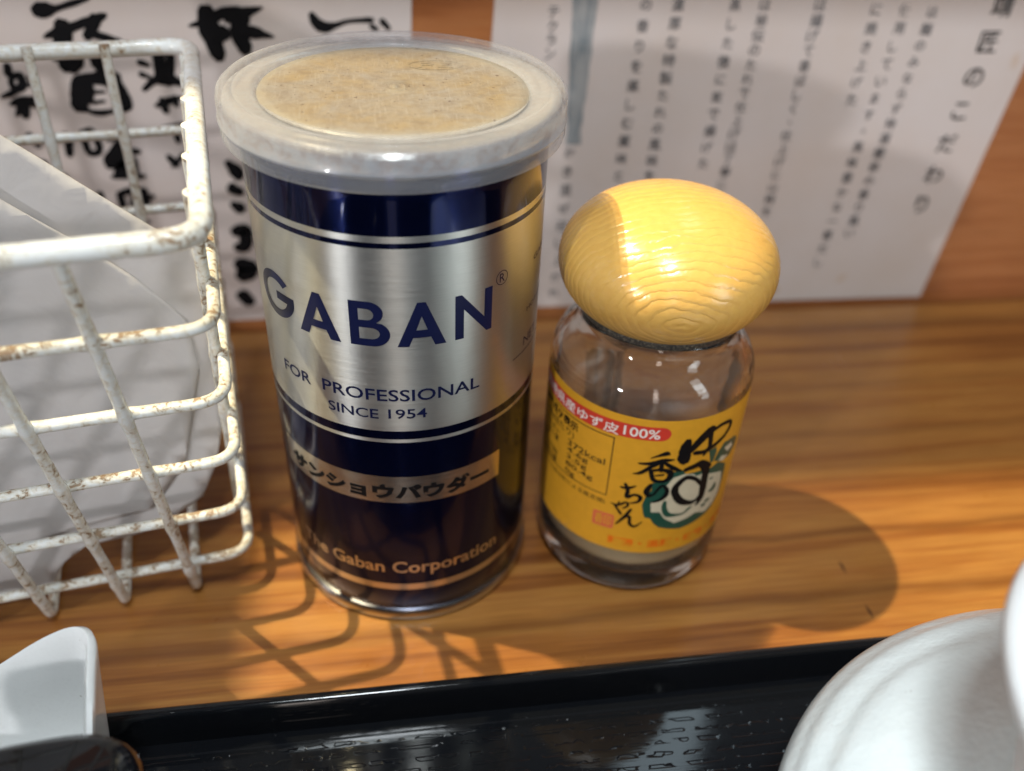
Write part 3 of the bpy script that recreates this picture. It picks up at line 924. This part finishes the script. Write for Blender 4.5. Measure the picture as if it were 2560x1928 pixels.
lab_shape([[(-45, 56.4), (-3.9, 57.4)] + arc(-3.9, 59.5, 2.3, 2.1, -90, 90, 12) + [(-45, 61.0)]], 'red', 1)
lab_text('宮崎県産ゆず皮', -43.5, -14.3, 57.2, 60.5, 'white_ink', 0.008, lv=2)
lab_text('100%', -13.2, -4.2, 57.9, 60.8, 'white_ink', 0.012, lv=2)
lab_shape([[(-45, 36.0), (-15.0, 36.5), (-15.0, 56.2), (-45, 55.6)], [(-44.7, 36.3), (-15.3, 36.8), (-15.3, 55.9), (-44.7, 55.3)]], 'brown_ink', 1)
lab_text('栄養成分表示', -43, -25.5, 52.0, 55.0, 'black_ink', 0.03)
lab_text('(100g当たり)', -42, -26.6, 49.0, 51.8, 'brown_ink', 0.01)
for i, (nm, val, s1) in enumerate([('エネルギー', '372kcal', -16.6), ('たんぱく質', '4.6g', -21.3), ('脂質', '3.5g', -21.5), ('炭水化物', '80.4g', -19.4), ('食塩相当量', '0g', -25.0)]):
    z1 = 48.4 - 2.42 * i
    lab_text(nm, -43, -32.6 if len(nm) > 2 else -38.5, z1 - 2.1, z1, 'brown_ink', 0.012)
    lab_text(val, -28.6, s1, z1 - 2.1, z1, 'brown_ink', 0.012)
lab_text('(サンプル品分析による推定値)', -42, -15.2, 33.2, 35.1, 'brown_ink', 0.006)
# fruit drawing behind the big characters
for lp_ in LABEL_SHAPES['green']:
    lab_shape([lp_], 'green', 1)
for lp_ in LABEL_SHAPES['cream']:
    lab_shape([lp_], 'cream', 2)
lay('print', brush_bm(LABEL_STROKES['green_stroke'], 0.003), 'green', lab, on_cyl(RJ + 0.12))
# brush characters
for key in ('yuzu', 'kaori', 'no', 'chan'):
    lay('lettering', brush_bm(LABEL_STROKES[key], 0.003), 'black_ink', lab, on_cyl(RJ + 0.15))
sq = [(-17.6, 25.2), (-12.4, 25.4), (-12.1, 26.0), (-12.1, 30.0), (-12.6, 30.5), (-17.6, 30.3), (-18.0, 29.8), (-18.0, 25.6)]
lab_shape([sq], 'seal', 1)
lab_text('香印', -17.3, -12.8, 26.0, 29.8, 'label', 0.01, lv=2)
lab_text('麺類・温麺・吸物・漬物・鍋物', -13.2, 36.0, 20.0, 22.9, 'orange', 0.03)
# bar-code like dark bars on the clear rear of the jar
rear = on_cyl(RJ + 0.04)
x = 82.0
bars = []
while x < 96:
    w = random.choice((0.35, 0.55, 0.8))
    bars.append([(x, 24 + random.uniform(-1, 1)), (x + w, 24 + random.uniform(-1, 1)), (x + w, 50), (x, 50)])
    x += w + random.choice((0.35, 0.6))
lay('print', loops_bm(bars), 'black_ink', jar, rear)

# ------------------------------------------------------------------ wire basket
bk = thing('wire_basket', (-44.2, -15, 0), 'white wire basket with rust spots holding white paper', 'basket')
E1 = Vector((math.cos(R(9)), math.sin(R(9)), 0))
E2 = Vector((-math.sin(R(9)), math.cos(R(9)), 0))
BASE = Vector((-44.2, -15, 0))


def corner(z):
    t = (z - 12) / 110.4
    return Vector((-44.2 + 9.6 * t, -15 - 30.8 * t, z)) - BASE


LEFTW, DEPTH = 150.0, 112.0


def front_pt(a, z):            # a: distance leftwards from the right corner line
    return corner(z) - E1 * a


def back_b(z):
    t = (z - 12) / 110.4
    # back wall leans out a little towards the top
    return DEPTH - 32 * (1 - t) - 8 * (1 - t)


def ring(z):
    t = (z - 12) / 110.4
    w = LEFTW - 9 * (1 - t)
    c = corner(z)
    return [c, c + E2 * back_b(z), c + E2 * back_b(z) - E1 * w, c - E1 * w]


RINGZ = [12.0, 34.1, 56.2, 78.2, 100.3]
VA = [16.5 + 18.2 * k for k in range(8)]
vert_paths = []
for a in VA:
    ft = front_pt(a + 6.5, 121.4) - E2 * 0.0
    fb = front_pt(a - 1.5, 1.7) - E2 * 3.0
    bb = front_pt(a, 3.2) + E2 * (back_b(3.2) - 0.5)
    bt = front_pt(a + 4.5, 122.4) + E2 * (back_b(122.4) - 1.2)
    vert_paths.append((ft, fb, bb, bt))


def on_seg(p, q, z):
    t = (z - p.z) / (q.z - p.z)
    return p.lerp(q, t)


joints_by_ring = {z: [] for z in RINGZ + [122.4]}
for ft, fb, bb, bt in vert_paths:
    for z in joints_by_ring:
        joints_by_ring[z] += [on_seg(ft, fb, z), on_seg(bt, bb, z)]
for z in RINGZ:
    tube('ring_wire', fillet(ring(z), 7.0, True), 1.34, 'wire', bk, True, 12, joints_by_ring[z])
tube('rim', fillet(ring(122.4), 7.5, True), 2.15, 'rim_wire', bk, True, 14, [])
for k, (ft, fb, bb, bt) in enumerate(vert_paths):
    off = E2 * 1.2
    top_b = bt + Vector((0, 0, 2)) if k != 2 else bt + Vector((0, 0, 48))
    path = [ft + Vector((0, 0, 0.8)), fb, bb - off, top_b - off]
    js = []
    for z in RINGZ:
        js += [on_seg(ft, fb, z), on_seg(bt, bb, z) - off]
    tube('upright_wire', fillet(path, 4.0), 1.30, 'wire', bk, False, 12, js, swell=0.25)
# side uprights on the right
for b in (17, 34, 51, 68, 85, 101):
    tp = corner(122.4) + E2 * b - E1 * 1.6
    lo = corner(10.5) + E2 * min(b * 0.86 + 5, back_b(12) - 4) - E1 * 1.6
    tube('side_wire', [tp + Vector((0, 0, 1)), lo], 1.28, 'wire', bk, False, 12, [on_seg(tp, lo, z) for z in RINGZ], swell=0.25)

# ------------------------------------------------------------------ paper in the basket
pp = thing('paper_packet', (-80, -10, 2.0), 'thin white folded paper packet leaning inside the wire basket', 'paper')
PB = Vector((-80, -10, 2.0))


def sheet(name, outline, dy, thick, parent, seed):
    """a thin bent sheet: outline in (x, z); gets its own thickness"""
    b = loops_bm([outline])
    for ax, lo, hi in ((0, -150, -40), (1, -5, 140)):
        x = lo
        while x < hi:
            bmesh.ops.bisect_plane(b, geom=b.verts[:] + b.edges[:] + b.faces[:], plane_co=(x if ax == 0 else 0, x if ax == 1 else 0, 0), plane_no=(1, 0, 0) if ax == 0 else (0, 1, 0))
            x += 4.0
    for v in b.verts:
        x, z = v.co.x, v.co.y
        y = -10 + 0.16 * (x + 44) + 0.2 * z + dy
        y += 1.5 * noise.noise(Vector((x * 0.030 + seed, z * 0.022, seed))) + 0.22 * noise.noise(Vector((x * 0.08, z * 0.06, seed + 4)))
        v.co = (x - PB.x, y - PB.y, z - PB.z)
    g = bmesh.ops.extrude_face_region(b, geom=b.faces[:])
    for e in g['geom']:
        if isinstance(e, bmesh.types.BMVert):
            e.co.y += thick
    bmesh.ops.recalc_face_normals(b, faces=b.faces[:])
    b.verts.index_update()
    vs = [tuple(v.co) for v in b.verts]
    fs = [tuple(v.index for v in f.verts) for f in b.faces]
    b.free()
    return mesh_obj(name, vs, fs, 'bag', parent)


sheet('back_sheet', [(-150, 158), (-120, 147), (-100, 132), (-88, 122.2), (-83.6, 118.6), (-67.9, 106.1), (-56.8, 97.1), (-47.6, 90.1), (-46.6, 80.2), (-46.8, 60.7), (-48.4, 44), (-51.2, 33.5), (-55.8, 24.5), (-63, 20.3), (-72.8, 16.6), (-86.6, 15), (-92.6, 11), (-97.2, 4.2), (-112, 3.2), (-128, 5), (-150, 4)], 2.0, 0.3, pp, 1.0)
sheet('front_fold', [(-150, 138), (-110, 124), (-90.6, 111), (-86.2, 106.7), (-74.4, 96.8), (-62.6, 85.7), (-53, 74), (-51.8, 61.5), (-58.4, 36.4), (-68.2, 24.3), (-88.7, 21.7), (-105.3, 19.9), (-150, 16)], 1.35, 0.2, pp, 2.0)

# ------------------------------------------------------------------ posters on the wall
lp = thing('poster', (-70, 115.9, 3), 'white notice with large black brush calligraphy, behind the basket', 'notice', 'notices on the wooden wall')
rp = thing('poster', (130, 115.9, 2), 'white notice with columns of small text behind the yellow-capped jar', 'notice', 'notices on the wooden wall')


def poster_sheet(root, quad, seed):
    (x0, z0), (x1, z1), (x2, z2), (x3, z3) = quad
    nx, nz = 40, 30
    vs, fs = [], []
    for layer in (0, 1):
        for j in range(nz + 1):
            for i in range(nx + 1):
                u, w = i / nx, j / nz
                x = (x0 * (1 - u) + x1 * u) * (1 - w) + (x3 * (1 - u) + x2 * u) * w
                z = (z0 * (1 - u) + z1 * u) * (1 - w) + (z3 * (1 - u) + z2 * u) * w
                y = -0.18 - 0.10 * (1 + noise.noise(Vector((x * 0.02, z * 0.02, seed)))) + (0.14 if layer == 0 else 0)
                vs.append((x - root.location.x / MM, y, z - root.location.z / MM))
    n1 = (nx + 1) * (nz + 1)
    for j in range(nz):
        for i in range(nx):
            a = j * (nx + 1) + i
            fs.append((n1 + a, n1 + a + 1, n1 + a + nx + 2, n1 + a + nx + 1))
            fs.append((a, a + nx + 1, a + nx + 2, a + 1))
    edge = [j * (nx + 1) for j in range(nz + 1)]
    loop = list(range(nx + 1)) + [j * (nx + 1) + nx for j in range(1, nz + 1)] + [nz * (nx + 1) + i for i in range(nx - 1, -1, -1)] + [j * (nx + 1) for j in range(nz - 1, 0, -1)]
    for a, b in zip(loop, loop[1:] + loop[:1]):
        fs.append((a, b, n1 + b, n1 + a))
    o = mesh_obj('sheet', vs, fs, 'poster', root)
    autosmooth(o, 40)


poster_sheet(lp, [(-190, 3.0), (5.5, 3.4), (9.8, 146), (-190, 146)], 1)
poster_sheet(rp, [(30.5, 4.2), (228.3, 1.2), (239.2, 146), (37.2, 146)], 2)


def put(root, bm, box, mat, y=-0.50, rot=0.0, name='lettering'):
    fit_bm(bm, box, rot)
    ox, oz = root.location.x / MM, root.location.z / MM
    return lay(name, bm, mat, root, lambda x, z: (x - ox, y, z - oz))


for st in POSTER_STROKES:
    ox, oz = lp.location.x / MM, lp.location.z / MM
    lay('lettering', brush_bm(st), 'black_ink', lp, lambda x, z, h=0.0: (x - ox, -0.50 - h, z - oz))


def column(body, xa, za, xb, zb, size, mat, bold, extra=0):
    """one column of upright characters from (xa, za) down to (xb, zb)"""
    n = len(body)
    bm = bmesh.new()
    for i, ch in enumerate(body):
        t = i / max(1, n - 1)
        x, z = xa + (xb - xa) * t, za + (zb - za) * t
        b = text_bm(ch, bold)
        if not b.verts:
            b.free(); continue
        s = size * random.uniform(0.92, 1.05)
        xs = [v.co.x for v in b.verts]; ys = [v.co.y for v in b.verts]
        cx, cy = (min(xs) + max(xs)) / 2, (min(ys) + max(ys)) / 2
        mp = {}
        for v in b.verts:
            mp[v] = bm.verts.new((x + (v.co.x - cx) * s, z + (v.co.y - cy) * s, 0))
        for f in b.faces:
            bm.faces.new([mp[v] for v in f.verts])
        b.free()
    ox, oz = rp.location.x / MM, rp.location.z / MM
    return lay('lettering', bm, mat, rp, lambda x, z: (x - ox, -0.50, z - oz))


column('靖匠のこだわり', 218.2, 122.4, 213.5, 45.8, 8.6, 'black_ink', 0.012)
for body, xa, za, xb, zb in [('は麺のみならず特選鰹節の香り高い', 191.8, 119.7, 185.6, 33.4), ('使用しています。風味豊かな一番だし', 181.2, 120.4, 175.6, 20.5), ('に焼き上げた', 170.2, 120.4, 170.5, 88.9),
                             ('は揚げて香ばしく、仕上げに山椒を', 149.2, 121.8, 147.4, 44.3), ('は秘伝のたれで仕上げは丁寧に', 129.2, 121.7, 126.6, 56.2), ('蒸した後に炭で揚げた', 118.5, 121.6, 117.5, 64.9),
                             ('濃厚な特製たれの風味を', 98.3, 121.4, 97.1, 60.3), ('の香りを楽しむ薬味と', 87.2, 121.3, 85.1, 60.6), ('テクラン', 55.9, 118.8, 55.6, 105.2), ('かき混ぜ召し上がれ', 65.4, 70.1, 63.8, 10.4)]:
    column(body, xa, za, xb, zb, 4.7, 'text_grey', 0.006)
# broad grey-blue brush stroke
st, st2 = [], []
for i in range(41):
    t = i / 40
    z = 138 - t * (138 - 73)
    w = 4.6 * (1 - 0.45 * t) + 0.9 * noise.noise(Vector((z * 0.12, 1, 0)))
    st.append((66.2 - w, z)); st2.append((66.2 + w * 1.05 + 0.8 * noise.noise(Vector((z * 0.18, 7, 0))), z))
put_bm = loops_bm([st + st2[::-1]])
ox, oz = rp.location.x / MM, rp.location.z / MM
lay('brush_stroke', put_bm, 'brush_grey', rp, lambda x, z: (x - ox, -0.48, z - oz))

# ------------------------------------------------------------------ tray
tray = thing('serving_tray', (60, -200, 0), 'black lacquered serving tray with low rim and wood grain texture', 'tray')


def tray_ring(prof, mat, name):
    """prof: (inset, z) swept round a rounded rectangle"""
    X0, X1, Y0, Y1 = -260.0, 200.0, -168.0, 138.3
    def rr(ins):
        pts = []
        rad = max(2.0, 22 - ins)
        for (cx, cy, a0) in ((X1 - ins - rad, Y1 - ins - rad, 0), (X0 + ins + rad, Y1 - ins - rad, 90), (X0 + ins + rad, Y0 + ins + rad, 180), (X1 - ins - rad, Y0 + ins + rad, 270)):
            for k in range(9):
                a = R(a0 + 90 * k / 8)
                pts.append((cx + rad * math.cos(a), cy + rad * math.sin(a)))
        return pts
    vs, fs = [], []
    n = None
    for ins, z in prof:
        P = rr(ins); n = len(P)
        vs += [(x, y, z) for x, y in P]
    for k in range(len(prof) - 1):
        for i in range(n):
            j = (i + 1) % n
            fs.append((k * n + i, k * n + j, (k + 1) * n + j, (k + 1) * n + i))
    return vs, fs, n


vs, fs, n = tray_ring([(3.5, 0.1), (2.0, 0.3), (0.7, 6), (0.0, 12.4), (0.25, 13.3), (1.0, 14.0), (2.0, 14.2), (2.8, 13.9), (3.2, 13.0), (3.4, 7.0), (3.6, 3.82), (6.5, 3.8)], 'lacquer', 'rim')
fs.append(tuple(range(n))[::-1])
o = mesh_obj('rim', vs, fs, 'lacquer', tray)
autosmooth(o, 50)
vs, fs, n = tray_ring([(6.3, 3.81), (7.0, 3.6)], 'tray', 'floor')
fs.append(tuple(n + i for i in range(n)))
mesh_obj('base_panel', vs, fs, 'tray', tray, False)

# ------------------------------------------------------------------ white pot on the tray
pot = thing('ceramic_pot', (119.4, -145.3, 3.7), 'white glazed ceramic pot with grooved round body on the black tray', 'pot')


def pot_mod(r, z, a):
    # a hand-cut groove wandering round the belly, and a slightly uneven wall
    zg = 45 + 8.0 * math.sin(a * 2.0 - 2.2) + 1.5 * math.sin(a * 5)
    d = math.exp(-((z - zg) / 1.9) ** 2) * 1.0 * (0.6 + 0.4 * math.sin(a * 3 + 1)) + math.exp(-((z - zg + 6) / 1.6) ** 2) * 0.35
    dr = d * min(1, r / 40) if 8 < z < 64 else 0
    return r - dr + 0.45 * noise.noise(Vector((math.cos(a) * 2, math.sin(a) * 2, z * 0.04))), z


pp_ = [(0, 1.2), (26, 1.0), (28, 0.0), (31, 0.4), (32, 2.5)]
for i in range(14, 116):
    a = -math.pi / 2 + math.pi * i / 128
    pp_.append((67.2 * math.cos(a), 33.8 + 33.6 * math.sin(a)))
pp_ = [p for p in pp_[:5]] + [p for p in pp_[5:] if p[1] > 3]
lathe('body', pp_, 'pot', pot, 144, mod=pot_mod, ang=70)
lathe('lip', [(36.5, 63.5), (34.0, 67.5), (33.0, 73), (34.5, 79), (39, 84.5), (44.5, 88.2), (47.2, 89.8), (48.0, 91.4), (47.5, 93.0), (45.6, 93.6), (42.5, 92.4), (36.5, 88.2), (32, 82), (30.2, 75), (30.5, 66), (33, 60)], 'dish', pot, 144, closed=True, ang=70)

# ------------------------------------------------------------------ white dish
dish = thing('white_dish', (-89.6, -80.8, 3.7), 'white porcelain dish with raised rounded corner on the black tray', 'dish')
def sq_lathe(name, prof, mat, parent, rot, nexp=5.0, seg=128, sx=1.0, sy=1.0, lift=0.0):
    verts, faces = [], []
    rings = []
    for r, z in prof:
        idx = []
        if r < 1e-6:
            rings.append([len(verts)]); verts.append((0, 0, z)); continue
        for i in range(seg):
            a = 2 * math.pi * i / seg
            k = (abs(math.cos(a)) ** nexp + abs(math.sin(a)) ** nexp) ** (-1 / nexp)
            x, y = r * k * math.cos(a) * sx, r * k * math.sin(a) * sy
            zz = z + lift * (max(0, k - 1) / 0.3) * (z / 22.0)
            xr, yr = x * math.cos(rot) - y * math.sin(rot), x * math.sin(rot) + y * math.cos(rot)
            idx.append(len(verts)); verts.append((xr, yr, zz))
        rings.append(idx)
    for A_, B_ in zip(rings[:-1], rings[1:]):
        for i in range(seg):
            j = (i + 1) % seg
            if len(A_) == 1:
                faces.append((A_[0], B_[j], B_[i]))
            elif len(B_) == 1:
                faces.append((A_[i], A_[j], B_[0]))
            else:
                faces.append((A_[i], A_[j], B_[j], B_[i]))
    o = mesh_obj(name, verts, faces, mat, parent)
    autosmooth(o, 60)
    return o


def corner_dish(name, poly, rad, prof, mat, parent, tips):
    """prof: (scale of the outline, z); tips: plan points where the rim is drawn up"""
    P = densify(fillet([Vector((x, y, 0)) for x, y in poly], rad, True, 10), 1.2, True)
    n = len(P)
    vs, fs = [], []
    for k, z in prof:
        for p in P:
            e = max(math.exp(-((p.x - tx) ** 2 + (p.y - ty) ** 2) / 620.0) for tx, ty in tips)
            vs.append((p.x * k, p.y * k, z * (1 + 0.80 * e * min(1, max(0, (z - 3) / 10)))))
    for q in range(len(prof) - 1):
        for i in range(n):
            j = (i + 1) % n
            fs.append((q * n + i, q * n + j, (q + 1) * n + j, (q + 1) * n + i))
    fs.append(tuple(range(n))[::-1])
    fs.append(tuple((len(prof) - 1) * n + i for i in range(n)))
    o = mesh_obj(name, vs, fs, mat, parent)
    autosmooth(o, 60)
    return o


dpoly = [(26, 15), (-26, 15), (-26, -13), (27.5, -14)]
zk = 1.68
corner_dish('body', dpoly, 6.0, [(k, z * zk) for k, z in [(0.74, 0.0), (0.77, 0.3), (0.80, 2), (0.88, 7), (0.955, 11.8), (0.985, 13.6), (1.0, 14.5), (0.995, 15.1), (0.96, 15.3), (0.925, 14.6), (0.885, 10), (0.80, 5), (0.72, 3.4), (0.6, 3.0)]], 'dish', dish, dpoly[:1])

# ------------------------------------------------------------------ black lacquer box
bx = thing('lacquer_box', (-82, -131, 3.7), 'glossy black lacquer box with rounded corners in front of the white dish', 'box')
sq_lathe('body', [(0, 0.2), (34, 0.2), (36, 1.2), (36.6, 4), (36.8, 36)], 'lacquer', bx, R(7), 7.0)
sq_lathe('lid', [(36.6, 35.8), (37.2, 36.2), (37.5, 38), (37.3, 45.4), (36.2, 48.8), (34.0, 50.4), (20, 51.2), (0, 51.4)], 'lacquer', bx, R(7), 7.0)
